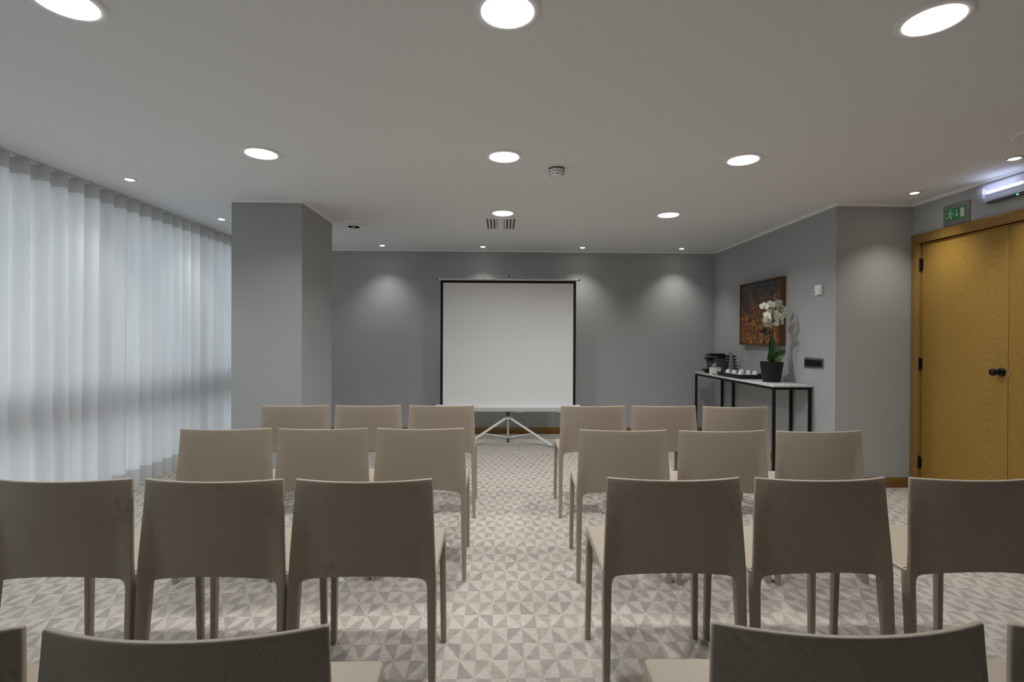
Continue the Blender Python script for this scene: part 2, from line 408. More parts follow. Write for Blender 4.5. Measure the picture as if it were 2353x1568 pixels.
# skirting boards
struct('baseboard_back', bbox(-3.0, XS-0.014, YB-0.014, YB, 0, 0.088, 0.003), 'oak_skirt_x', True)
struct('baseboard_side', bbox(XS-0.014, XS, YS-0.014, YB-0.014, 0, 0.088, 0.003), 'oak_skirt_y', True)
struct('baseboard_step', bbox(XS, XD-0.02, YS-0.014, YS, 0, 0.088, 0.003), 'oak_skirt_x', True)
struct('baseboard_right', bbox(XD-0.014, XD, YF, DY0-0.075, 0, 0.088, 0.003), 'oak_skirt_y', True)
b = BM(); box(b, PXL-.014, PXR+.014, PYF-.014, PYF, 0, .088); box(b, PXR, PXR+.014, PYF, PYB+.014, 0, .088); box(b, PXL-.014, PXL, PYF, PYB+.014, 0, .088)
struct('baseboard_pillar', b, 'oak_skirt_x')

# glazing behind the curtain: mullions, transom panel, panes
win = bpy.data.objects.new('window_1', None); C.objects.link(win); win.location = (XW, 0, 0); win['kind'] = 'structure'
ny = 7; step = (YB-YF)/ny
for i in range(ny+1):
    y = YF+i*step
    mesh('mullion', bbox(XW-0.035, XW+0.035, y-0.03, y+0.03, 0.05, HC-0.06), 'window_frame', win)
for i in range(ny):
    y0, y1 = YF+i*step+0.03, YF+(i+1)*step-0.03
    mesh('transom_panel', bbox(XW-0.03, XW+0.03, y0, y1, 0.675, 0.935), 'window_frame', win)
    mesh('pane', bbox(XW-0.004, XW+0.004, y0, y1, 0.935, HC-0.06), 'window_glass', win)
    mesh('pane', bbox(XW-0.004, XW+0.004, y0, y1, 0.05, 0.675), 'window_glass', win)

# ------------------------------------------------------------------ sheer wave curtain on its ceiling track
track = mesh('curtain_track', bbox(-3.172, -3.137, YF+0.05, YB-0.03, HC-0.016, HC, 0.002), 'white_trim')
tag(track, 'slim white curtain track along the ceiling above the sheer curtain', 'curtain track')
cur = thing('curtain', (XC, 2.2, 0), 'pale grey sheer wave curtain hanging floor to ceiling on the left', 'curtain')
LAM = 0.1467; NPER = 18
ys = []
y = YF+0.12
while y < YB-0.04: ys.append(y); y += LAM/NPER
rng = random.Random(3)
amp = {}; sh = {}
def fold_rand(k):
    if k not in amp: amp[k] = rng.uniform(0.8, 1.2); sh[k] = rng.uniform(-1, 1)
    return amp[k], sh[k]
def curtain_pt(y, z):
    ph = (y-3.292)/LAM; k = math.floor(ph); t = ph-k
    a0, s0 = fold_rand(k); a1, s1 = fold_rand(k+1)
    a = a0*(1-t)+a1*t; s = s0*(1-t)+s1*t
    low = max(0.0, min(1.0, (2.4-z)/2.4))
    am = 0.060*(1+(a-1)*(0.25+0.9*low))
    w = math.cos(2*PI*ph + 0.22*s*low)
    # fuller, rounder lobes towards the room
    w = w + 0.12*math.cos(4*PI*ph)
    return (XC + am*w + 0.012*low*s, y + 0.017*math.sin(4*PI*ph) + 0.018*low*s, z)
def curtain_part(name, zs, mt, off=0.0):
    bm = BM(); cols = []
    for y in ys:
        col = []
        for z in zs:
            p = curtain_pt(y, z); col.append(bm.verts.new((p[0]+off, p[1], p[2])))
        cols.append(col)
    for a, c_ in zip(cols, cols[1:]):
        for i in range(len(zs)-1): bm.faces.new((a[i], a[i+1], c_[i+1], c_[i]))
    return mesh(name, bm, mt, cur)
ZH, ZT = 2.336, 2.444
curtain_part('panel', [0.148+(ZH-0.148)*i/9 for i in range(10)], 'curtain_sheer')
o = curtain_part('heading_tape', [ZH, (ZH+ZT)/2, ZT], 'curtain_double'); o['label'] = 'darker doubled heading tape'
o = curtain_part('hem', [0.008, 0.08, 0.148], 'curtain_double'); o['label'] = 'darker doubled bottom hem'

# ------------------------------------------------------------------ double oak door
door = bpy.data.objects.new('door_1', None); C.objects.link(door); door.location = (XD, 3.55, 0); door['kind'] = 'structure'
CW = 0.073
b = bbox(XD-0.018, XD+0.10, DY1-0.012, DY1+CW-0.004, 0, DZ+CW*0.9, 0.004); mesh('casing', b, 'oak_casing', door)
b = bbox(XD-0.018, XD+0.10, DY0-CW, DY0+0.012, 0, DZ+CW*0.9, 0.004); mesh('casing', b, 'oak_casing', door)
b = bbox(XD-0.0185, XD+0.10, DY0-CW-0.0005, DY1+CW-0.0035, DZ-0.012, DZ+CW*0.9+0.0005, 0.004); mesh('head_casing', b, 'oak_head', door)
ST = 0.012
leaf1 = mesh('door_leaf', bbox(XD+0.004, XD+0.044, 3.5495, 4.294, 0.006, DZ-0.018, 0.002), 'oak_door', door)
leaf2 = mesh('door_leaf', bbox(XD+0.004, XD+0.044, DY0+0.022, 3.5455, 0.006, DZ-0.018, 0.002), 'oak_door', door)
mesh('gap_backing', bbox(XD+0.046, XD+0.10, DY0+0.012, DY1-0.012, 0.0, DZ-0.012), 'void_shade', door)  # dark slab across the opening, coloured as the shade in the door gap
for z in (1.93, 1.083, 0.242):
    bm = BM(); tube(bm, [(XD-0.008, 4.302, z-0.052), (XD-0.008, 4.302, z+0.052)], 0.008, 12)
    box(bm, XD-0.002, XD+0.003, 4.284, 4.310, z-0.045, z+0.045)
    sub('hinge', bm, 'black_metal', leaf1)['label'] = 'black barrel hinge'
KY, KZ = 3.592, 1.057
sub('rose', lathe(BM(), [(0.0, 0.005), (0.031, 0.005), (0.031, -0.004), (0.026, -0.012), (0.0, -0.012)], (XD, KY, KZ), 28, 'X'), 'gloss_black', leaf1)
kb = sub('knob', lathe(BM(), [(0.0, -0.008), (0.013, -0.008), (0.011, -0.032), (0.019, -0.042), (0.026, -0.055), (0.026, -0.066), (0.020, -0.076), (0.0, -0.078)], (XD, KY, KZ), 28, 'X'), 'gloss_black', leaf1)
kb['label'] = 'round glossy black door knob'
sub('lock_plate', bbox(XD+0.001, XD+0.006, 3.5385, 3.5455, 1.03, 1.065), 'alu', leaf2)

# ------------------------------------------------------------------ emergency exit sign and emergency lamp over the door
SY0, SY1, SZ0, SZ1 = 3.846, 4.078, 2.1965, 2.362
sg = thing('exit_sign', (XD, (SY0+SY1)/2, SZ0), 'green running-man exit sign with down arrow on grey plate above door', 'sign')
mesh('backing_plate', bbox(XD-0.008, XD, SY0, SY1, SZ0, SZ1, 0.002), 'sign_plate', sg)
GY0, GY1, GZ0, GZ1 = 3.879, 4.047, 2.236, 2.328
gp = mesh('green_panel', bbox(XD-0.011, XD-0.008, GY0, GY1, GZ0, GZ1), 'sign_green', sg)
def sp_(a, bb): return Vector((XD-0.0115, GY1-a*(GY1-GY0), GZ0+bb*(GZ1-GZ0)))
def strokes(segs, w):
    bm = BM()
    for pts in segs:
        for p, q in zip(pts, pts[1:]):
            tube(bm, [sp_(*p), sp_(*q)], w/2, 6)
            for e in (p, q): bmesh.ops.create_icosphere(bm, subdivisions=1, radius=w/2, matrix=Matrix.Translation(sp_(*e)))
    for v in bm.verts: v.co.x = XD-0.0112+(v.co.x-(XD-0.0115))*0.08
    return bm
bm = strokes([[(.235, .66), (.19, .44)], [(.235, .66), (.30, .505), (.36, .53)], [(.225, .68), (.13, .68), (.11, .56)]], 0.0068)
bm2 = strokes([[(.195, .45), (.27, .34), (.28, .11)], [(.185, .45), (.145, .28), (.06, .24)]], 0.0075)
me2 = bpy.data.meshes.new('tmp'); bm2.to_mesh(me2); bm.from_mesh(me2); bm2.free(); bpy.data.meshes.remove(me2)
lathe(bm, [(0.0, 0.0), (0.0058, 0.0), (0.0058, -0.0008), (0.0, -0.0008)], sp_(.257, .82), 14, 'X')
sub('running_figure', bm, 'sign_white', gp)['label'] = 'white running figure'
sub('arrow', strokes([[(.56, .77), (.56, .25)], [(.49, .42), (.56, .25), (.63, .39)]], 0.006), 'sign_white', gp)['label'] = 'white down arrow'
sub('doorway', bbox(XD-0.0122, XD-0.011, GY1-.957*(GY1-GY0), GY1-.765*(GY1-GY0), GZ0+.10*(GZ1-GZ0), GZ0+.86*(GZ1-GZ0)), 'sign_white', gp)['label'] = 'white doorway symbol'

EY0, EY1, EZ0, EZ1 = 3.365, 3.740, 2.297, 2.432
el = thing('emergency_lamp', (XD, (EY0+EY1)/2, EZ0), 'clear plastic emergency lamp with lit bluish LED row above door', 'lamp')
mesh('housing', bbox(XD-0.016, XD, EY0+0.01, EY1-0.01, EZ0+0.005, EZ1-0.005, 0.004), 'lamp_body', el)
mesh('skirt', bbox(XD-0.035, XD, EY0+0.02, EY1-0.06, EZ0-0.014, EZ0+0.006, 0.006), 'grey_plastic', el)
secs = []
cz = (EZ0+EZ1)/2; hz = (EZ1-EZ0)/2
for y_, k in ((EY0, 0.9), (EY0+0.008, 1.0), (EY1-0.008, 1.0), (EY1, 0.9)):
    ring = []
    for j in range(15):
        a = -PI/2+PI*j/14
        ring.append((XD-0.004-0.066*k*max(0, math.cos(a))**0.7, y_, cz+hz*k*math.sin(a)))
    secs.append(ring)
mesh('clear_cover', loft(BM(), secs), 'clear_plastic', el)
mesh('end_bracket', bbox(XD-0.046, XD-0.016, EY1-0.042, EY1-0.030, cz-0.040, cz+0.036, 0.003), 'lamp_body', el)
mesh('end_bracket', bbox(XD-0.046, XD-0.016, EY0+0.030, EY0+0.042, cz-0.040, cz+0.036, 0.003), 'lamp_body', el)
strip = mesh('led_strip', bbox(XD-0.030, XD-0.016, EY0+0.042, EY1-0.042, cz-0.014, cz+0.010, 0.002), 'lamp_body', el)
for i in range(14):
    yy = EY0+0.055+(EY1-EY0-0.115)*i/13
    sub('led', bbox(XD-0.036, XD-0.030, yy-0.0040, yy+0.0040, cz-0.010, cz+0.010, 0.002), 'led', strip)
ld = bpy.data.lights.new('lamp_glow', 'AREA'); ld.shape = 'RECTANGLE'; ld.size = 0.26; ld.size_y = 0.02; ld.energy = 0.13; ld.color = (0.68, 0.74, 1.0)
lo = bpy.data.objects.new('lamp_glow', ld); C.objects.link(lo); lo.parent = el
lo.matrix_local = Matrix.Translation((-0.040, 0, cz-EZ0)) @ Matrix(((0, 0.80, 0.60, 0), (1, 0, 0, 0), (0, 0.60, -0.80, 0), (0, 0, 0, 1)))
sub('indicator', lathe(BM(), [(0.0, 0), (0.006, 0), (0.006, -0.006), (0.0, -0.008)], (XD-0.034, EY0+0.09, EZ0-0.004), 12), 'led_green', strip)

# ------------------------------------------------------------------ ceiling lights
def downlight(x, y, label):
    t = thing('downlight', (x, y, HC), label, 'ceiling light', 'large round downlights')
    mesh('trim_ring', lathe(BM(), [(0.094, 0.0), (0.121, 0.0), (0.121, -0.003), (0.116, -0.0055), (0.098, -0.0075), (0.094, -0.0055)], (x, y, HC), 64), 'white_trim', t)
    mesh('diffuser', lathe(BM(), [(0.0, -0.0005), (0.0945, -0.0005), (0.0945, -0.0065), (0.088, -0.0095), (0.05, -0.0120), (0.0, -0.0130)], (x, y, HC), 64), 'disc', t)  # bulged below the ring, a shape added to throw a glow on the ceiling
    ld = bpy.data.lights.new('downlight_beam', 'AREA'); ld.shape = 'DISK'; ld.size = 0.172; ld.energy = DISC_W; ld.color = LAMP_COL
    ld.spread = math.radians(142)
    lo = bpy.data.objects.new('downlight_beam', ld); C.objects.link(lo); lo.parent = t; lo.location = (0, 0, -0.0145)
GX = (-1.535, 0.022, 1.588); GYs = (1.855, 3.335, 4.830)
coln = ('on the curtain side', 'over the aisle', 'on the door side')
rown = ('cut by the top photo edge', 'in the middle row', 'in the row nearest the screen')
for j, y in enumerate(GYs):
    for i, x in enumerate(GX):
        if (i, j) == (0, 2): continue
        rn = rown[j] if (i, j) != (2, 0) else 'in the nearest row'
        downlight(x, y, 'large round white ceiling downlight %s, %s' % (coln[i], rn))

def spot(x, y, label):
    t = thing('spotlight', (x, y, HC), label, 'ceiling light', 'small recessed spotlights')
    mesh('trim_ring', lathe(BM(), [(0.030, 0.0), (0.045, 0.0), (0.045, -0.002), (0.040, -0.006), (0.033, -0.007), (0.030, -0.004)], (x, y, HC), 32), 'alu', t)
    mesh('lens', lathe(BM(), [(0.0, -0.0005), (0.030, -0.0005), (0.030, -0.005), (0.020, -0.009), (0.0, -0.010)], (x, y, HC), 32), 'spot_lens', t)
    ld = bpy.data.lights.new('spot_beam', 'SPOT'); ld.energy = SPOT_W; ld.color = (0.98, 1.0, 0.94)
    ld.spot_size = math.radians(100); ld.spot_blend = 1.0; ld.shadow_soft_size = 0.02
    lo = bpy.data.objects.new('spot_beam', ld); C.objects.link(lo); lo.parent = t; lo.location = (0, 0, -0.018)
for x, y, lb in ((-2.777, 3.919, 'small recessed spotlight by the curtain, the one nearer the camera'),
                 (-2.779, 5.19, 'small recessed spotlight by the curtain, just left of the pillar'),
                 (-1.501, 6.575, 'small recessed spotlight by the back wall, nearest the pillar'),
                 (-0.224, 6.60, 'small recessed spotlight by the back wall, left above the projection screen'),
                 (1.058, 6.60, 'small recessed spotlight by the back wall, just right of the projection screen'),
                 (2.348, 6.61, 'small recessed spotlight by the back wall, nearest the painting corner'),
                 (3.300, 4.026, 'small recessed spotlight above the exit sign end of the door'),
                 (3.315, 3.242, 'small recessed spotlight at the right photo edge above the emergency lamp')):
    spot(x, y, lb)

# smoke detector
sx, sy = 0.389, 3.565
sd = thing('smoke_detector', (sx, sy, HC), 'small white domed smoke detector on the ceiling right of the aisle lights', 'smoke detector')
mesh('base', lathe(BM(), [(0.0, 0), (0.056, 0), (0.056, -0.010), (0.0, -0.010)], (sx, sy, HC), 48), 'grey_plastic', sd)
body = mesh('body', lathe(BM(), [(0.0, -0.008), (0.054, -0.008), (0.054, -0.026), (0.050, -0.034), (0.036, -0.050), (0.030, -0.053), (0.0, -0.053)], (sx, sy, HC), 48), 'white_trim', sd)
for k in range(28):
    a = 2*PI*k/28; ca, sa = math.cos(a), math.sin(a)
    bm = bbox(-0.0016, 0.0016, 0.0495, 0.0548, -0.031, -0.021)
    bmesh.ops.rotate(bm, verts=bm.verts[:], cent=(0, 0, 0), matrix=Matrix.Rotation(a, 3, 'Z')); bmesh.ops.translate(bm, verts=bm.verts[:], vec=(sx, sy, HC))
    sub('vent_slot_shade', bm, 'void_shade', body)  # dark box on the shell; the slot's inner shade is in its colour
for k in range(8):
    a = 2*PI*k/8
    bm = bbox(-0.011, 0.011, -0.004, 0.004, -0.001, 0.001)
    bmesh.ops.rotate(bm, verts=bm.verts[:], cent=(0, 0, 0), matrix=Matrix.Rotation(-math.atan2(16, 14), 3, 'X'))
    bmesh.ops.translate(bm, verts=bm.verts[:], vec=(0, 0.0432, -0.0425))
    bmesh.ops.rotate(bm, verts=bm.verts[:], cent=(0, 0, 0), matrix=Matrix.Rotation(a, 3, 'Z')); bmesh.ops.translate(bm, verts=bm.verts[:], vec=(sx, sy, HC))
    sub('sensor_window', bm, 'grey_plastic', body)

# rectangular supply grille: frame, dark plate painted as the duct's shade, two fans of blades
vx0, vx1, vy0, vy1 = -0.186, 0.193, 5.00, 5.53
vg = thing('ceiling_vent', ((vx0+vx1)/2, (vy0+vy1)/2, HC), 'rectangular white air vent with slats on a dark-painted plate behind the far aisle downlight', 'vent')
bm = BM(); fwid = 0.030
for q in ((vx0, vx1, vy0, vy0+fwid), (vx0, vx1, vy1-fwid, vy1), (vx0, vx0+fwid, vy0+fwid, vy1-fwid), (vx1-fwid, vx1, vy0+fwid, vy1-fwid)):
    box(bm, *q, HC-0.012, HC)
mesh('frame', bev(bm, 0.002, 1), 'white_trim', vg)
mesh('throat_shade', bbox(vx0+fwid, vx1-fwid, vy0+fwid, vy1-fwid, HC-0.003, HC), 'void_shade', vg)
def blade(xc, tilt, w, name='slat'):
    bm = bbox(-w/2, w/2, vy0+fwid, vy1-fwid, -0.0012, 0.0012)
    bmesh.ops.rotate(bm, verts=bm.verts[:], cent=(0, 0, 0), matrix=Matrix.Rotation(tilt, 3, 'Y'))
    bmesh.ops.translate(bm, verts=bm.verts[:], vec=(xc, 0, HC-0.0085))
    mesh(name, bm, 'white_trim', vg)
xm = (vx0+vx1)/2
for k in range(4):
    blade(xm-0.048-0.034*k, 0.55, 0.024); blade(xm+0.048+0.034*k, -0.55, 0.024)
mesh('centre_blade', bev(loft(BM(), [[(xm-0.034, y_, HC-0.004), (xm, y_, HC-0.014), (xm+0.034, y_, HC-0.004)] for y_ in (vy0+fwid, vy1-fwid)]), 0.001, 1), 'white_trim', vg)

def round_diffuser(x, y, R, label):
    t = thing('round_air_diffuser', (x, y, HC), label, 'vent', 'round ceiling air diffusers')
    mesh('outer_ring', lathe(BM(), [(R-0.030, 0), (R, 0), (R, -0.004), (R-0.012, -0.010), (R-0.030, -0.004)], (x, y, HC), 56), 'ceiling_paint', t)
    mesh('throat_shade', lathe(BM(), [(0, 0), (R-0.030, 0), (R-0.030, -0.002), (0, -0.002)], (x, y, HC), 56), 'grey_plastic', t)  # grey disc on the uncut ceiling, painted for the shade between the cones
    for k, rr in enumerate((0.108, 0.080, 0.052)):
        r1 = R*rr/0.155
        mesh('cone_ring', lathe(BM(), [(r1-0.018, -0.009), (r1, -0.003), (r1+0.002, -0.005), (r1-0.017, -0.011)], (x, y, HC), 48), 'ceiling_paint', t)
    mesh('hub', lathe(BM(), [(0, -0.004), (0.026, -0.006), (0.022, -0.011), (0, -0.012)], (x, y, HC), 32), 'ceiling_paint', t)
round_diffuser(-1.548, 5.465, 0.152, 'round white air diffuser in the ceiling right behind the pillar')
round_diffuser(3.098, 2.83, 0.160, 'round white ceiling diffuser barely showing at the right photo edge')

# ------------------------------------------------------------------ projection screen on a tripod
px, py = 0.105, 6.335
scn = thing('projection_screen', (px, py, 0), 'white tripod projection screen with black border before the back wall', 'projection screen')
SYp = 6.295
SX0, SX1, SZb, SZt = -0.727, 0.932, 0.462, 1.992
mesh('screen_fabric', bbox(SX0, SX1, SYp, SYp+0.002, SZb, SZt), 'screen_white', scn)
bm = BM(); bw = 0.031
for q in ((SX0, SX0+bw, SZb, SZt), (SX1-bw, SX1, SZb, SZt), (SX0+bw, SX1-bw, SZt-bw, SZt)):
    box(bm, q[0], q[1], SYp-0.0012, SYp, q[2], q[3])
mesh('black_border', bm, 'screen_black', scn)
bar = mesh('top_bar', bev(box(BM(), -0.768, 0.972, SYp-0.011, SYp+0.013, SZt-0.002, SZt+0.022), 0.006), 'alu', scn)
for x_ in (-0.768, 0.972): sub('end_cap', bbox(x_-0.008, x_+0.008, SYp-0.013, SYp+0.015, SZt-0.004, SZt+0.024, 0.003), 'grey_plastic', bar)
case = mesh('screen_case', bev(loft(BM(), [[(x_, SYp-0.045, 0.424), (x_, SYp-0.040, 0.400), (x_, SYp-0.020, 0.384), (x_, SYp+0.025, 0.384), (x_, SYp+0.030, 0.455), (x_, SYp+0.010, 0.468), (x_, SYp-0.036, 0.466), (x_, SYp-0.044, 0.455)] for x_ in (-0.785, 0.990)]), 0.002, 1), 'case_white', scn)
for x_ in (-0.790, 0.995): sub('end_cap', bbox(x_-0.008, x_+0.008, SYp-0.047, SYp+0.034, 0.381, 0.471, 0.004), 'grey_plastic', case)
sub('seam', bbox(-0.78, 0.985, SYp-0.0455, SYp-0.043, 0.4215, 0.4255), 'grey_plastic', case)
mesh('pole', tube(BM(), [(px, py, 0.055), (px, py, 1.15)], 0.0135, 14), 'alu', scn)
mesh('extension_pole', tube(BM(), [(px, py, 1.10), (px, py, 2.045)], 0.010, 12), 'alu', scn)
hk = mesh('hook', tube(BM(), [(px, py, 2.03), (px-0.002, py-0.012, 2.052), (px-0.004, py-0.03, 2.064), (px, py-0.042, 2.055), (px+0.003, py-0.042, 2.038)], 0.006, 8), 'black_plastic', scn)
for s in (-1, 1):
    sub('cord', tube(BM(), [(px, SYp+0.005, 2.058), (px+s*0.21, SYp+0.003, 2.036), (px+s*0.44, SYp+0.002, 2.013)], 0.0022, 6), 'alu', hk)
mesh('collar', lathe(BM(), [(0.014, 0), (0.022, 0), (0.024, 0.05), (0.018, 0.058), (0.014, 0.058)], (px, py, 0.325), 20), 'grey_plastic', scn)
hub = mesh('hub', lathe(BM(), [(0.014, 0), (0.040, 0), (0.044, 0.008), (0.040, 0.024), (0.024, 0.034), (0.014, 0.034)], (px, py, 0.286), 24), 'alu', scn)
lc = mesh('lower_collar', lathe(BM(), [(0.014, 0), (0.025, 0), (0.025, 0.024), (0.014, 0.024)], (px, py, 0.052), 20), 'alu', scn)
for fx_, fy_, in ((0.640, 6.03), (-0.430, 6.03), (0.115, 6.85)):
    foot = Vector((fx_, fy_, 0.008)); top = Vector((px, py, 0.298)); d = Vector((foot.x-px, foot.y-py, 0)).normalized()
    top = top + d*0.036
    # U-section leg
    ax = (foot-top).normalized(); side = ax.cross(Vector((0, 0, 1))).normalized(); nrm = side.cross(ax).normalized()
    sec = [(-0.011, -0.007), (0.011, -0.007), (0.011, 0.007), (0.006, 0.007), (0.005, 0.003), (-0.005, 0.003), (-0.006, 0.007), (-0.011, 0.007)]
    lg = mesh('leg', loft(BM(), [[p+side*a*1.2+nrm*c*1.2 for a, c in sec] for p in (top, foot)]), 'case_white', scn)
    sub('rubber_foot', bev(loft(BM(), [[foot+side*a*1.1+Vector((0, 0, c)) - ax*k for a, c in ((-0.012, -0.008), (0.012, -0.008), (0.012, 0.008), (-0.012, 0.008))] for k in (0.035, -0.004)]), 0.002, 1), 'grey_plastic', lg)
    mid = top.lerp(foot, 0.52)
    sub('brace', tube(BM(), [Vector((px, py, 0.064))+d*0.02, mid-nrm*0.008], 0.0065, 8), 'case_white', lg)
    rv = side*0.013
    sub('rivet', tube(BM(), [mid-rv-nrm*0.004, mid+rv-nrm*0.004], 0.005, 8), 'black_metal', lg)
mesh('pole_foot', lathe(BM(), [(0.013, 0.058), (0.013, 0.045), (0.020, 0.0), (0.0, 0.0)], (px, py, 0.0), 16), 'grey_plastic', scn)

# wall sockets low on the back wall
for x0, lb in ((0.222, 'low grey wall socket behind the screen tripod, left of the pair'), (0.764, 'low grey wall socket behind the screen tripod, right of the pair')):
    t = thing('wall_socket', (x0+0.053, YB, 0.28), lb, 'socket')
    mesh('plate', bbox(x0, x0+0.105, YB-0.022, YB, 0.284, 0.375, 0.003), 'white_trim', t)
    mesh('insert', lathe(BM(), [(0, -0.023), (0.021, -0.023), (0.021, -0.021), (0, -0.021)], (x0+0.0525, YB, 0.33), 24, 'Y'), 'grey_plastic', t)

# ------------------------------------------------------------------ painting, thermostat, switches on the side wall
pc = thing('painting', (XS, 5.605, 1.22), 'square abstract oil painting in orange and blue-black with deep wooden frame', 'painting')
PY0, PY1, PZ0, PZ1 = 5.165, 6.045, 1.220, 1.930
mesh('canvas', bbox(XS-0.056, XS-0.01, PY0+0.02, PY1-0.02, PZ0+0.016, PZ1-0.016), 'abstract_paint', pc)
for y0, y1, z0, z1 in ((PY0, PY0+0.014, PZ0, PZ1), (PY1-0.014, PY1, PZ0, PZ1), (PY0+0.014, PY1-0.014, PZ0, PZ0+0.012), (PY0+0.014, PY1-0.014, PZ1-0.012, PZ1)):
    mesh('frame_rail', bbox(XS-0.064, XS, y0, y1, z0, z1, 0.0015, 1), 'frame_wood', pc)

th = thing('thermostat', (XS, 4.607, 1.69), 'small square white thermostat on the wall right of the painting', 'thermostat')
mesh('case', bbox(XS-0.026, XS, 4.560, 4.655, 1.692, 1.782, 0.004), 'white_trim', th)
dl = mesh('dial', lathe(BM(), [(0, -0.026), (0.024, -0.026), (0.023, -0.034), (0.018, -0.036), (0, -0.036)], (XS, 4.592, 1.726), 32, 'X'), 'white_trim', th)
sub('pointer', bbox(XS-0.0368, XS-0.0355, 4.5905, 4.5935, 1.728, 1.746), 'grey_plastic', dl)
mesh('slide_switch', bbox(XS-0.029, XS-0.025, 4.630, 4.646, 1.712, 1.718, 0.001, 1), 'grey_plastic', th)

sw = thing('light_switch_panel', (XS, 4.688, 1.018), 'wide dark grey light switch panel with rockers above the console table', 'light switch')
mesh('surround', bbox(XS-0.006, XS, 4.541, 4.834, 1.018, 1.118, 0.002), 'alu', sw)
mesh('plate', bbox(XS-0.012, XS-0.006, 4.547, 4.828, 1.023, 1.113, 0.002), 'grey_plastic', sw)
for i in range(8):
    y0 = 4.560+0.032*i
    bm = bbox(XS-0.018, XS-0.012, y0, y0+0.030, 1.040, 1.096, 0.002)
    for v in bm.verts:
        if v.co.x < XS-0.014: v.co.x += 0.003*(1 if v.co.z > 1.068 else -0.5)
    mesh('rocker', bm, 'black_plastic', sw)

# ------------------------------------------------------------------ console table
TX0, TX1, TY0, TY1, TZ = 2.535, 2.897, 4.700, 6.612, 0.862
ct = thing('console_table', ((TX0+TX1)/2, (TY0+TY1)/2, 0), 'long marble-topped console table on black metal legs against the wall', 'table')
mesh('marble_top', bbox(TX0-0.006, TX1+0.004, TY0-0.008, TY1+0.008, TZ-0.020, TZ, 0.003), 'marble', ct)
T = 0.024
bm = BM()
box(bm, TX0, TX0+T, TY0, TY1, TZ-0.045, TZ-0.020); box(bm, TX1-T, TX1, TY0, TY1, TZ-0.045, TZ-0.020)
box(bm, TX0+T, TX1-T, TY0, TY0+T, TZ-0.045, TZ-0.020); box(bm, TX0+T, TX1-T, TY1-T, TY1, TZ-0.045, TZ-0.020)
mesh('apron_frame', bev(bm, 0.0015, 1), 'black_metal', ct)
for x_, y_ in ((TX0, TY0), (TX0, TY1-T), (TX1-T, TY0), (TX1-T, TY1-T), (TX1-T, 5.01), (TX1-T, 6.27)):
    mesh('leg', bbox(x_, x_+T, y_, y_+T, 0, TZ-0.044, 0.0015, 1), 'black_metal', ct)

# ------------------------------------------------------------------ potted orchid
OX, OY = 2.706, 5.052
orc = thing('potted_orchid', (OX, OY, TZ), 'white moth orchid with green leaves in a black pot on the console', 'plant')
mesh('pot', lathe(BM(), [(0.0, 0), (0.079, 0), (0.082, 0.004), (0.107, 0.196), (0.107, 0.200), (0.103, 0.200), (0.100, 0.17), (0.0, 0.17)], (OX, OY, TZ), 48), 'pot_black', orc)
mesh('potting_bark', lathe(BM(), [(0.0, 0.168), (0.099, 0.168), (0.096, 0.182), (0.05, 0.188), (0.0, 0.186)], (OX, OY, TZ), 24), 'soil', orc)
def leaf(p0, d, up, L, wmax, droop, side_tilt=0.0):
    p0 = Vector(p0); d = Vector(d).normalized(); up = Vector(up).normalized()
    s = d.cross(up).normalized(); up = s.cross(d).normalized()
    bm = BM(); n = 14; cols = []
    for i in range(n+1):
        t = i/n
        c_ = p0 + d*L*t + up*(-droop*t*t)
        w = wmax*(math.sin(PI*min(1, (t*0.93+0.07)))**0.6)*(0.35+0.65*min(1, t*2.2)) if t < 1 else 0.002
        w = max(w, 0.003)
        row = []
        for j in range(-3, 4):
            k = j/3
            row.append(c_ + s*w*k + up*(0.32*w*abs(k)**1.5))
        cols.append(row)
    top = [[bm.verts.new(v) for v in r] for r in cols]
    bot = [[bm.verts.new(v-up*0.0022) for v in r] for r in cols]
    for i in range(n):
        for j in range(6):
            bm.faces.new((top[i][j], top[i][j+1], top[i+1][j+1], top[i+1][j]))
            bm.faces.new((bot[i][j], bot[i+1][j], bot[i+1][j+1], bot[i][j+1]))
        for j in (0, 6):
            bm.faces.new((top[i][j], top[i+1][j], bot[i+1][j], bot[i][j]))
    for i in (0, n):
        for j in range(6): bm.faces.new((top[i][j], bot[i][j], bot[i][j+1], top[i][j+1]))
    return mesh('leaf', bm, 'leaf', orc)
z0 = TZ+0.185
leaf((OX+0.005, OY-0.005, z0), (0.03, 0.12, 1), (0.05, -1, 0.2), 0.275, 0.044, 0.0)
leaf((OX-0.002, OY-0.012, z0), (-0.40, -0.15, 0.95), (0.35, -0.90, 0.10), 0.140, 0.054, -0.012)
leaf((OX+0.005, OY-0.010, z0), (0.62, -0.12, 0.80), (-0.40, -0.80, 0.30), 0.185, 0.044, 0.030)
leaf((OX+0.004, OY-0.020, z0), (0.42, -0.40, 0.75), (-0.3, -0.75, 0.45), 0.11, 0.022, 0.01)
leaf((OX+0.0, OY+0.030, z0), (0.35, 0.80, 0.75), (0, -0.6, 0.8), 0.12, 0.030, 0.03)
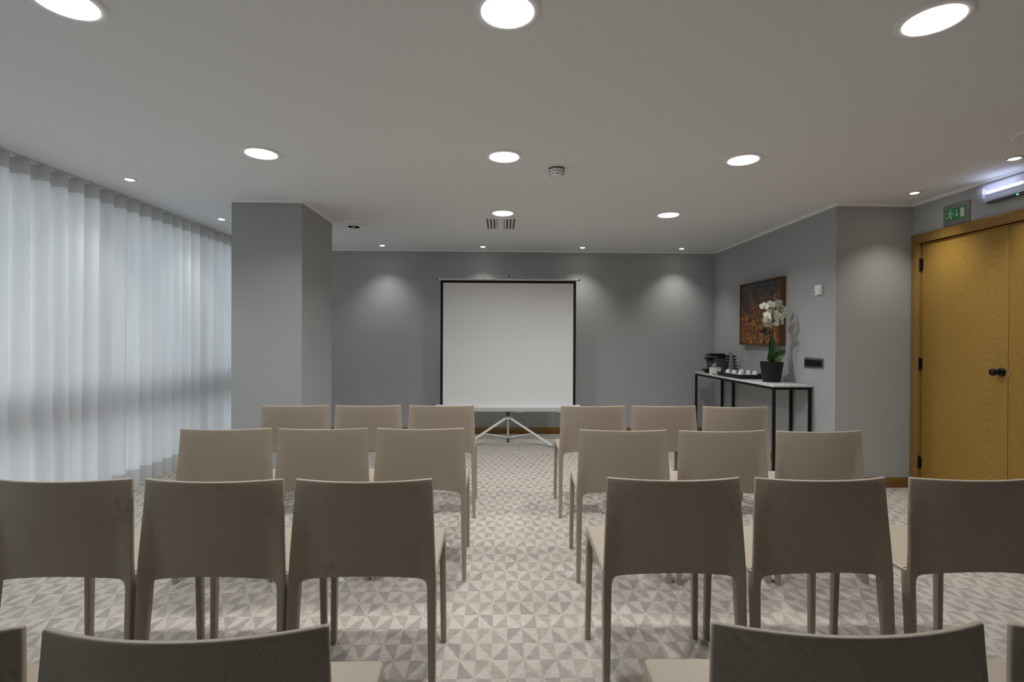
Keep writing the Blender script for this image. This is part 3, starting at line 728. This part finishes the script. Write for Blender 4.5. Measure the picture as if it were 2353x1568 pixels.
for (sx_, sy_), pts in (((OX-0.012, OY-0.015), [(2.695, 5.035, z0), (2.696, 5.03, 1.25), (2.697, 5.025, 1.45), (2.695, 5.02, 1.56), (2.680, 5.01, 1.615), (2.645, 4.99, 1.628), (2.60, 4.985, 1.612)]),
                        ((OX+0.06, OY-0.01), [(2.752, 5.03, z0), (2.766, 5.025, 1.2), (2.770, 5.02, 1.40), (2.768, 5.015, 1.52), (2.760, 5.01, 1.60), (2.738, 5.0, 1.642), (2.705, 4.99, 1.625)])):
    mesh('flower_stem', tube(BM(), pts, [0.0055]*3+[0.0046, 0.0036, 0.003, 0.0024], 8), 'stem', orc)
    mesh('stake', tube(BM(), [(pts[0][0]+0.009, pts[0][1]+0.006, z0-0.02), (pts[2][0]+0.006, pts[2][1]+0.006, 1.47)], 0.004, 6), 'black_plastic', orc)
for a, b_ in (((2.672, 5.0), (2.655, 4.985)), ((2.742, 5.0), (2.76, 4.98))):
    mesh('aerial_root', tube(BM(), [(a[0], a[1], z0-0.01), (b_[0], b_[1], z0+0.035), (b_[0]+(OX-b_[0])*0.4, b_[1]+0.02, z0+0.06)], 0.003, 6), 'stem', orc)
# a flower: three sepals, two broad petals (one mesh), a yellow lip as its own piece
def flower_mesh():
    bm = BM()
    def petal(ang, L, w, lift):
        n = 7; rows = []
        for i in range(n+1):
            t = i/n; ww = max(0.0015, w*math.sin(PI*(0.08+0.90*t))**0.75)
            row = []
            for j in (-1, -0.5, 0, 0.5, 1):
                x = ww*j; y = 0.004+L*t; z = lift*t*t + 0.10*ww*(1-j*j) - 0.002
                row.append(Vector((x*math.cos(ang)-y*math.sin(ang), z, x*math.sin(ang)+y*math.cos(ang))))
            rows.append([bm.verts.new(v) for v in row])
        for r0, r1 in zip(rows, rows[1:]):
            for j in range(4): bm.faces.new((r0[j], r0[j+1], r1[j+1], r1[j]))
    for k in range(3): petal(2*PI*k/3, 0.033, 0.0125, 0.004)
    for s in (-1, 1): petal(s*PI/2.35, 0.035, 0.021, -0.002)
    bmesh.ops.solidify(bm, geom=bm.faces[:], thickness=0.0006)
    return bm
def lip_mesh():
    bm = BM()
    lathe(bm, [(0.0, -0.012), (0.004, -0.011), (0.0065, -0.004), (0.004, 0.002), (0, 0.003)], (0, 0, -0.006), 10, 'Y')
    for v in bm.verts: v.co.z *= 1.3
    return bm
fm = fl_l = None
FL = [(2.577, 4.955, 1.605, -.9, .1), (2.648, 4.98, 1.625, -.5, -.1), (2.732, 5.04, 1.622, -.2, .1), (2.710, 4.95, 1.638, .1, -.2),
      (2.801, 5.04, 1.584, -.6, .1), (2.763, 4.935, 1.526, .4, -.1), (2.744, 5.05, 1.537, -.9, .2), (2.725, 4.955, 1.504, -.3, .0),
      (2.690, 5.03, 1.556, -1.0, .2), (2.606, 4.95, 1.518, -1.2, .2), (2.637, 5.005, 1.482, -.8, -.2), (2.611, 4.945, 1.427, -.3, .1), (2.776, 5.05, 1.452, -.5, -.3)]
for x_, y_, z_, ya, tl in FL:
    if fm is None:
        f0 = mesh('flower', flower_mesh(), 'petal', None); l0 = mesh('lip', lip_mesh(), 'lip', None)
        fm = f0.data; fl_l = l0.data; f_, l_ = f0, l0
    else:
        f_ = f0.copy(); l_ = l0.copy(); C.objects.link(f_); C.objects.link(l_)
    f_.parent = orc; f_.location = Vector((x_, y_, z_))-Vector(orc.location)
    f_.rotation_euler = (0.22, tl, ya); sc = random.uniform(1.18, 1.36); f_.scale = (sc, sc, sc)
    l_.parent = f_

# ------------------------------------------------------------------ coffee corner on the console
tr = thing('serving_tray', (2.69, 5.66, TZ), 'black rectangular serving tray holding upturned cups on the console', 'tray')
A = (2.548, 2.838, 5.395, 5.925)
mesh('tray_floor', bbox(A[0], A[1], A[2], A[3], TZ, TZ+0.008, 0.001, 1), 'black_plastic', tr)
def wall_quad(p, q, n):
    p = Vector((*p, TZ)); q = Vector((*q, TZ)); n = Vector((*n, 0)); d = (q-p).normalized()
    secs = []
    for pt, s in ((p, -1), (q, 1)):
        o = n*0.018 + d*s*0.018
        secs.append([pt, pt+o+Vector((0, 0, 0.047)), pt+o*0.78+Vector((0, 0, 0.047)), pt-n*0.008+Vector((0, 0, 0.003))])
    return loft(BM(), secs)
for p_, q_, n_ in (((A[0], A[2]), (A[1], A[2]), (0, -1)), ((A[1], A[2]), (A[1], A[3]), (1, 0)), ((A[1], A[3]), (A[0], A[3]), (0, 1)), ((A[0], A[3]), (A[0], A[2]), (-1, 0))):
    mesh('tray_rim', wall_quad(p_, q_, n_), 'black_plastic', tr)
cup0 = None
for (x_, y_), lb in zip(((2.605, 5.50), (2.605, 5.645), (2.605, 5.80), (2.764, 5.50), (2.764, 5.645), (2.764, 5.80)),
    ('nearest cup of the room-side row', 'middle cup of the room-side row', 'farthest cup of the room-side row',
     'nearest cup of the wall-side row', 'middle cup of the wall-side row', 'farthest cup of the wall-side row')):
    t = thing('coffee_cup', (x_, y_, TZ+0.008), 'white espresso cup upside down on black tray, %s' % lb, 'cup', 'upturned cups on the tray')
    if cup0 is None:
        bd = mesh('cup_body', lathe(BM(), [(0.030, 0.0), (0.0305, 0.003), (0.029, 0.030), (0.025, 0.060), (0.020, 0.066), (0.0185, 0.0735), (0.016, 0.0735), (0.015, 0.069), (0.0, 0.068), (0.0, 0.064), (0.022, 0.058), (0.027, 0.003)], (x_, y_, TZ+0.008), 32), 'ceramic', t)
        hd = mesh('handle', tube(BM(), [(x_-0.026, y_-0.004, TZ+0.056), (x_-0.040, y_-0.006, TZ+0.052), (x_-0.044, y_-0.007, TZ+0.040), (x_-0.038, y_-0.006, TZ+0.030), (x_-0.028, y_-0.004, TZ+0.026)], 0.0032, 8), 'ceramic', t)
        cup0 = (bd, hd)
    else:
        for o_ in cup0:
            c_ = o_.copy(); C.objects.link(c_); c_.parent = t

# pod machine, seen from its side, spout towards the room
mx0, mx1, my0, my1 = 2.592, 2.822, 6.335, 6.455
cm = thing('coffee_machine', ((mx0+mx1)/2, (my0+my1)/2, TZ), 'compact black capsule coffee machine with chrome lever on the console', 'coffee machine')
mesh('head', bev(loft(BM(), [[(mx0, y_, 1.035), (mx0, y_, 1.075), (mx0+0.018, y_, 1.098), (mx0+0.05, y_, 1.108), (mx1-0.02, y_, 1.108), (mx1, y_, 1.090), (mx1, y_, 1.045), (mx0+0.07, y_, 1.045), (mx0+0.065, y_, 1.022), (mx0+0.008, y_, 1.022)] for y_ in (my0, my1)]), 0.006), 'gloss_black', cm)
bd = mesh('body', bbox(mx0+0.070, mx1-0.002, my0+0.004, my1-0.004, TZ, 1.046, 0.005), 'grey_plastic', cm)
for i in range(9):
    sub('rib', bbox(mx0+0.080, mx1-0.012, my0+0.001, my0+0.005, TZ+0.022+0.0165*i, TZ+0.030+0.0165*i, 0.001, 1), 'grey_plastic', bd)
mesh('cup_column', bbox(mx0+0.020, mx0+0.066, my0+0.022, my1-0.022, 0.905, 1.024, 0.004), 'grey_plastic', cm)
mesh('spout', lathe(BM(), [(0.0, -0.02), (0.008, -0.02), (0.012, 0.0), (0, 0)], (mx0+0.012, (my0+my1)/2, 1.020), 14), 'gloss_black', cm)
mesh('drip_tray', bev(loft(BM(), [[(mx0-0.055, y_, 0.912), (mx0+0.075, y_, 0.912), (mx0+0.075, y_, TZ), (mx0+0.010, y_, TZ), (mx0-0.015, y_, 0.880)] for y_ in (my0+0.008, my1-0.008)]), 0.003), 'black_plastic', cm)
lv = mesh('lever', tube(BM(), [(mx0+0.11, my0-0.004, 1.066), (mx0+0.05, my0-0.008, 1.066), (mx0-0.006, my0-0.006, 1.070), (mx0-0.016, (my0+my1)/2, 1.072), (mx0-0.006, my1+0.006, 1.070), (mx0+0.05, my1+0.008, 1.066), (mx0+0.11, my1+0.004, 1.066)], 0.006, 10), 'chrome', cm)
sub('pivot', tube(BM(), [(mx0+0.11, my0-0.009, 1.066), (mx0+0.11, my0+0.003, 1.066)], 0.009, 14), 'chrome', lv)
mesh('power_plug', tube(BM(), [(mx1-0.005, (my0+my1)/2, 1.072), (mx1+0.03, (my0+my1)/2, 1.073)], 0.006, 8), 'black_plastic', cm)

# capsule stand: clear tapered tower with columns of black capsules
hx, hy = 2.770, 6.10
hs = thing('capsule_stand', (hx, hy, TZ), 'clear acrylic tower of black coffee capsules behind the tray', 'capsule stand')
mesh('base', lathe(BM(), [(0, 0), (0.085, 0), (0.085, 0.010), (0.08, 0.014), (0, 0.014)], (hx, hy, TZ), 32), 'black_plastic', hs)
def acr(s, z): return [(hx+s*a, hy+s*c, z) for a, c in ((-1, -1), (1, -1), (1, 1), (-1, 1))]
mesh('tower', bev(loft(BM(), [acr(0.050, TZ+0.014), acr(0.026, TZ+0.245)]), 0.002, 1), 'acrylic', hs)
mesh('top_handle', bbox(hx-0.03, hx+0.03, hy-0.003, hy+0.003, TZ+0.240, TZ+0.265, 0.002), 'acrylic', hs)
cap0 = None
for side in (1, 3):
    ang = side*PI/2
    for r in range(6):
        zz = TZ+0.036+0.036*r; s_ = 0.050-0.024*(zz-TZ-0.014)/0.231
        if side == 1: cols = (-0.5, 0.5)
        else: cols = (-0.5, 0.5)
        for k in cols:
            if cap0 is None:
                cap0 = mesh('capsule', lathe(BM(), [(0, 0), (0.0165, 0.0), (0.0165, -0.003), (0.0125, -0.004), (0.009, -0.024), (0.004, -0.029), (0, -0.029)], (0, 0, 0), 16, 'Y'), 'gloss_black', None); c_ = cap0
            else:
                c_ = cap0.copy(); C.objects.link(c_)
            c_.parent = hs
            v = Matrix.Rotation(ang, 3, 'Z') @ Vector((k*(0.036 if s_ > 0.034 else 0.034), -s_-0.001, 0))
            c_.location = (v.x, v.y, zz-TZ); c_.rotation_euler = (0, 0, ang)

# caddy of sachets and a stack of saucers
hx2, hy2 = 2.634, 6.225
cad = thing('sachet_caddy', (hx2, hy2, TZ), 'small white open caddy of sugar sachets beside the coffee machine', 'caddy')
bm = BM(); w2, d2, hh = 0.056, 0.038, 0.078
for q in ((-w2, w2, -d2, -d2+0.004), (-w2, w2, d2-0.004, d2), (-w2, -w2+0.004, -d2+0.004, d2-0.004), (w2-0.004, w2, -d2+0.004, d2-0.004)):
    box(bm, hx2+q[0], hx2+q[1], hy2+q[2], hy2+q[3], TZ, TZ+hh)
box(bm, hx2-w2+0.004, hx2+w2-0.004, hy2-d2+0.004, hy2+d2-0.004, TZ, TZ+0.004)
bx_ = mesh('caddy_box', bm, 'ceramic', cad)
for i in range(5):
    sub('printed_mark', bbox(hx2+0.002+0.010*i, hx2+0.009+0.010*i, hy2-d2-0.0006, hy2-d2, TZ+0.060, TZ+0.068), 'blue_print', bx_)
for i, (dx, dz, a, lb) in enumerate(((-0.036, 0.118, -0.12, 'leftmost'), (-0.018, 0.126, 0.12, 'middle'), (0.006, 0.136, 0.4, 'tallest, leaning right'))):
    t = thing('sugar_sachet', (hx2+dx, hy2-0.016+0.014*i, TZ+0.005), 'pale paper sugar sachet standing in the white caddy, %s one' % lb, 'sachet', 'sachets in the white caddy')
    bm = bbox(-0.010, 0.010, -0.0015, 0.0015, 0.0, dz-0.005, 0.001, 1)
    bmesh.ops.rotate(bm, verts=bm.verts[:], cent=(0, 0, 0.09), matrix=Matrix.Rotation(a*0.5, 3, 'Y'))
    bmesh.ops.translate(bm, verts=bm.verts[:], vec=t.location)
    s0 = mesh('paper_sleeve', bm, 'sachet', t)
for i in range(3):
    s_ = mesh('saucer', lathe(BM(), [(0, 0.002), (0.028, 0.0), (0.034, 0.002), (0.056, 0.009), (0.057, 0.0105), (0.034, 0.0055), (0, 0.0045)], (0, 0, 0), 36), 'ceramic', None)
    s_.location = (2.590, 6.085, TZ+0.0055*i)
    tag(s_, 'white saucer in the small stack by the coffee machine, %s' % ('bottom one', 'middle one', 'top one')[i], 'saucer', 'stacked saucers')

# ------------------------------------------------------------------ stacking chairs
ZTOP, WT, WR, WF = 0.800, 0.233, 0.250, 0.241
def lerp(a, b, t): return a+(b-a)*t
def sstep(t):
    t = max(0.0, min(1.0, t)); return t*t*(3-2*t)
def wz(z): return lerp(0.2490, 0.2475, z/0.45) if z < 0.45 else lerp(0.2475, WT, ((z-0.45)/0.35)**1.1)
def shell_y(u, z):
    """rear face of the back: a forward-wrapping arc at the top; lower down the sides turn back into the legs"""
    a = abs(u); k = sstep((z-0.45)/0.35)
    top = lerp(-0.233, -0.188, a**2.1)
    low = -0.207+0.021*min(a/0.76, 1.0)**2 - 0.026*sstep((a-0.74)/0.27)
    return lerp(low, top, max(0.0, min(1.0, 0.35*(z-0.45)/0.35+0.65*k)))
def yedge(z):
    return shell_y(1.0, z) if z >= 0.45 else lerp(-0.236, shell_y(1.0, 0.45), (z/0.45)**0.9)
UL, UF = 0.875, 0.815
def zbot(u):
    a = abs(u)
    if a <= UF: return 0.455+0.020*(1-(a/UF)**2)
    if a < UL:
        s = (a-UF)/(UL-UF); return 0.455-0.026*(1-math.sqrt(max(0, 1-s*s)))
    return 0.424
TH = 0.0125
def make_chair():
    t = thing('chair', (0, 0, 0), 'x', 'chair', 'rows of stacking chairs')
    # backrest shell, thickness towards the front, rounded rim
    us = [0, .15, .3, .45, .58, .68, .76, UF, .828, .842, .855, .866, .8749, UL+.0005, .91, .94, .965, .985, 1.0]
    us = [-u for u in us[:0:-1]]+us
    nz = 16
    bm = BM()
    def ring_pt(u, i, side):
        z = lerp(zbot(u), ZTOP, i/nz)
        y = shell_y(u, z)
        # front face sits TH ahead along the local normal
        if side == 0: return Vector((wz(z)*u, y, z))
        e = 1e-3
        dy = (shell_y(min(1, abs(u)+e), z)-shell_y(max(0, abs(u)-e), z))/(wz(z)*2*e)*(1 if u >= 0 else -1)
        n = Vector((-dy, 1, 0)).normalized()
        th = TH + 0.006*(1-i/nz)
        return Vector((wz(z)*u, y, z))+n*th
    G = [[[bm.verts.new(ring_pt(u, i, s)) for i in range(nz+1)] for u in us] for s in (0, 1)]
    nu = len(us)
    for k in range(nu-1):
        for i in range(nz):
            bm.faces.new((G[0][k][i], G[0][k+1][i], G[0][k+1][i+1], G[0][k][i+1]))
            bm.faces.new((G[1][k][i], G[1][k][i+1], G[1][k+1][i+1], G[1][k+1][i]))
        for i in (0, nz): bm.faces.new((G[0][k][i], G[0][k+1][i], G[1][k+1][i], G[1][k][i]))
    for k in (0, nu-1):
        for i in range(nz): bm.faces.new((G[0][k][i], G[0][k][i+1], G[1][k][i+1], G[1][k][i]))
    bmesh.ops.recalc_face_normals(bm, faces=bm.faces[:])
    # round the rim (top and the two sides)
    rim = []
    for s in (0, 1):
        for k in range(nu-1): rim.append(bm.edges.get((G[s][k][nz], G[s][k+1][nz])))
        for k in (0, nu-1):
            for i in range(nz): rim.append(bm.edges.get((G[s][k][i], G[s][k][i+1])))
    for k in (0, nu-1): rim.append(bm.edges.get((G[0][k][nz], G[1][k][nz])))
    bmesh.ops.bevel(bm, geom=[e for e in rim if e], offset=0.0042, segments=3, profile=0.5, affect='EDGES')
    mesh('backrest', bm, 'chair_plastic', t)
    # seat: gently dished slab
    def seat_outline(z, k):   # k shrinks the outline
        pts = []
        fr, fs = 0.241, 0.236
        R = 0.016
        for s in (1, -1):
            arc = []
            cx, cy = (fs-R), (0.236-R)
            for j in range(5):
                a = (PI/2)*j/4
                arc.append((s*(cx+(R-k)*math.cos(a)), cy+(R-k)*math.sin(a)))
            side = [(s*(0.2462-k), -0.172), (s*(0.2425-k), -0.05), (s*(0.2385-k), 0.08)]
            seq = side+arc
            pts += seq if s == 1 else seq[::-1]
        return [Vector((x, y, z)) for x, y in pts]
    bm = BM()
    o_ = [(0.448, 0.004), (0.451, 0.0), (0.470, 0.0), (0.475, 0.0015), (0.478, 0.006)]
    rings = [[bm.verts.new(p) for p in seat_outline(z, k)] for z, k in o_]
    n = len(rings[0])
    for a, c_ in zip(rings, rings[1:]):
        for i in range(n): bm.faces.new((a[i], a[(i+1) % n], c_[(i+1) % n], c_[i]))
    bm.faces.new(rings[0][::-1])
    for rg in rings[:2]:
        for v in rg: v.co.z += 0.015*max(0, min(1, (0.02-v.co.y)/0.17))
    inner = [bm.verts.new(Vector((v.co.x*0.82, (v.co.y-0.03)*0.82+0.03, 0.474))) for v in rings[-1]]
    inner2 = [bm.verts.new(Vector((v.co.x*0.5, (v.co.y-0.03)*0.5+0.03, 0.469))) for v in rings[-1]]
    for a, c_ in ((rings[-1], inner), (inner, inner2)):
        for i in range(n): bm.faces.new((a[i], a[(i+1) % n], c_[(i+1) % n], c_[i]))
    bm.faces.new(inner2)
    mesh('seat', bm, 'chair_plastic', t)
    # rear legs flow out of the sides of the back
    for s in (-1, 1):
        secs = []
        for i in range(11):
            z = 0.475*(1-i/10)
            q = z/0.475
            w = lerp(0.020, wz(z)*(1-UL), min(1, q/0.88)**0.8); dp = lerp(0.028, 0.046, q)
            dy_ = yedge(z)-yedge(max(z, 0.45)); rear = []
            for uu in (1.0, 0.955, 0.915, UL):
                f_ = (1-uu)/(1-UL)
                yy = lerp(yedge(z)+0.005*f_, shell_y(uu, max(z, 0.45))+dy_, min(1, q/0.88))
                rear.append((s*(wz(z)-0.0003-w*f_), yy+0.0004, z))
            secs.append(rear+[(s*(wz(z)-w), rear[3][1]+dp*0.82, z), (s*(wz(z)-0.0003), rear[0][1]+dp, z)])
        bm = loft(BM(), secs)
        bmesh.ops.recalc_face_normals(bm, faces=bm.faces[:])
        es = [e for e in bm.edges if abs(e.verts[0].co.z-e.verts[1].co.z) > 0.01 and e.calc_face_angle(0) > 0.6]
        bmesh.ops.bevel(bm, geom=es, offset=0.004, segments=2, profile=0.5, affect='EDGES')
        mesh('leg', bm, 'chair_plastic', t)
        # front leg, deeper under the seat
        secs = []
        for i in range(9):
            z = 0.452*(1-i/8); q = z/0.452
            w = lerp(0.022, 0.026, q); dp = lerp(0.026, 0.034, q) + 0.030*max(0, (q-0.86)/0.14)**2
            x1 = lerp(WF, 0.237, q); yf = lerp(0.234, 0.2345, q)
            secs.append([(s*x1, yf-dp, z), (s*(x1-w), yf-dp, z), (s*(x1-w), yf, z), (s*x1, yf, z)])
        bm = loft(BM(), secs)
        bmesh.ops.recalc_face_normals(bm, faces=bm.faces[:])
        es = [e for e in bm.edges if abs(e.verts[0].co.z-e.verts[1].co.z) > 0.01]
        bmesh.ops.bevel(bm, geom=es, offset=0.0035, segments=2, profile=0.5, affect='EDGES')
        mesh('leg', bm, 'chair_plastic', t)
    return t
chair0 = make_chair()
def dup(root):
    r = root.copy(); C.objects.link(r)
    for ch in list(root.children):
        c_ = ch.copy(); C.objects.link(c_); c_.parent = r
    return r
ROWN = {1: 'the front row by the screen', 2: 'the second row from the screen', 3: 'the third row from the screen', 4: 'the nearest row'}
LN = {'a': 'outermost, by the curtain', 'b': 'middle', 'c': 'beside the aisle'}
RN = {'a': 'beside the aisle', 'b': 'middle', 'c': 'outermost, by the door'}
CH = [(1, 'L', 'a', -1.461, 3.873, .049), (1, 'L', 'b', -.944, 3.880, .031), (1, 'L', 'c', -.418, 3.886, .002),
      (1, 'R', 'a', .675, 3.874, -.002), (1, 'R', 'b', 1.192, 3.880, -.012), (1, 'R', 'c', 1.697, 3.839, -.018),
      (2, 'L', 'a', -1.449, 2.929, .038), (2, 'L', 'b', -.942, 2.938, .026), (2, 'L', 'c', -.422, 2.945, 0),
      (2, 'R', 'a', .663, 2.898, -.032), (2, 'R', 'b', 1.175, 2.881, .027), (2, 'R', 'c', 1.686, 2.869, .037),
      (3, 'L', 'a', -1.478, 1.958, 0), (3, 'L', 'b', -.964, 1.951, -.013), (3, 'L', 'c', -.461, 1.948, .001),
      (3, 'R', 'a', .608, 1.959, -.008), (3, 'R', 'b', 1.121, 1.955, .011), (3, 'R', 'c', 1.671, 1.952, 0),
      (4, 'L', 'b', -1.018, 1.051, 0), (4, 'L', 'c', -.517, 1.046, .009), (4, 'R', 'a', .596, 1.043, -.012), (4, 'R', 'b', 1.100, 1.034, 0)]
for n_, (row, sd_, k, x_, y_, rz) in enumerate(CH):
    c_ = chair0 if n_ == 0 else dup(chair0)
    c_.location = (x_, y_, 0); c_.rotation_euler = (0, 0, rz)
    if row == 4 and k == 'b':
        pos = 'sliver at the %s photo edge' % ('left' if sd_ == 'L' else 'right')
    else:
        pos = (LN if sd_ == 'L' else RN)[k]
    c_['label'] = 'taupe plastic chair in %s, %s block, %s' % (ROWN[row], 'left' if sd_ == 'L' else 'right', pos)
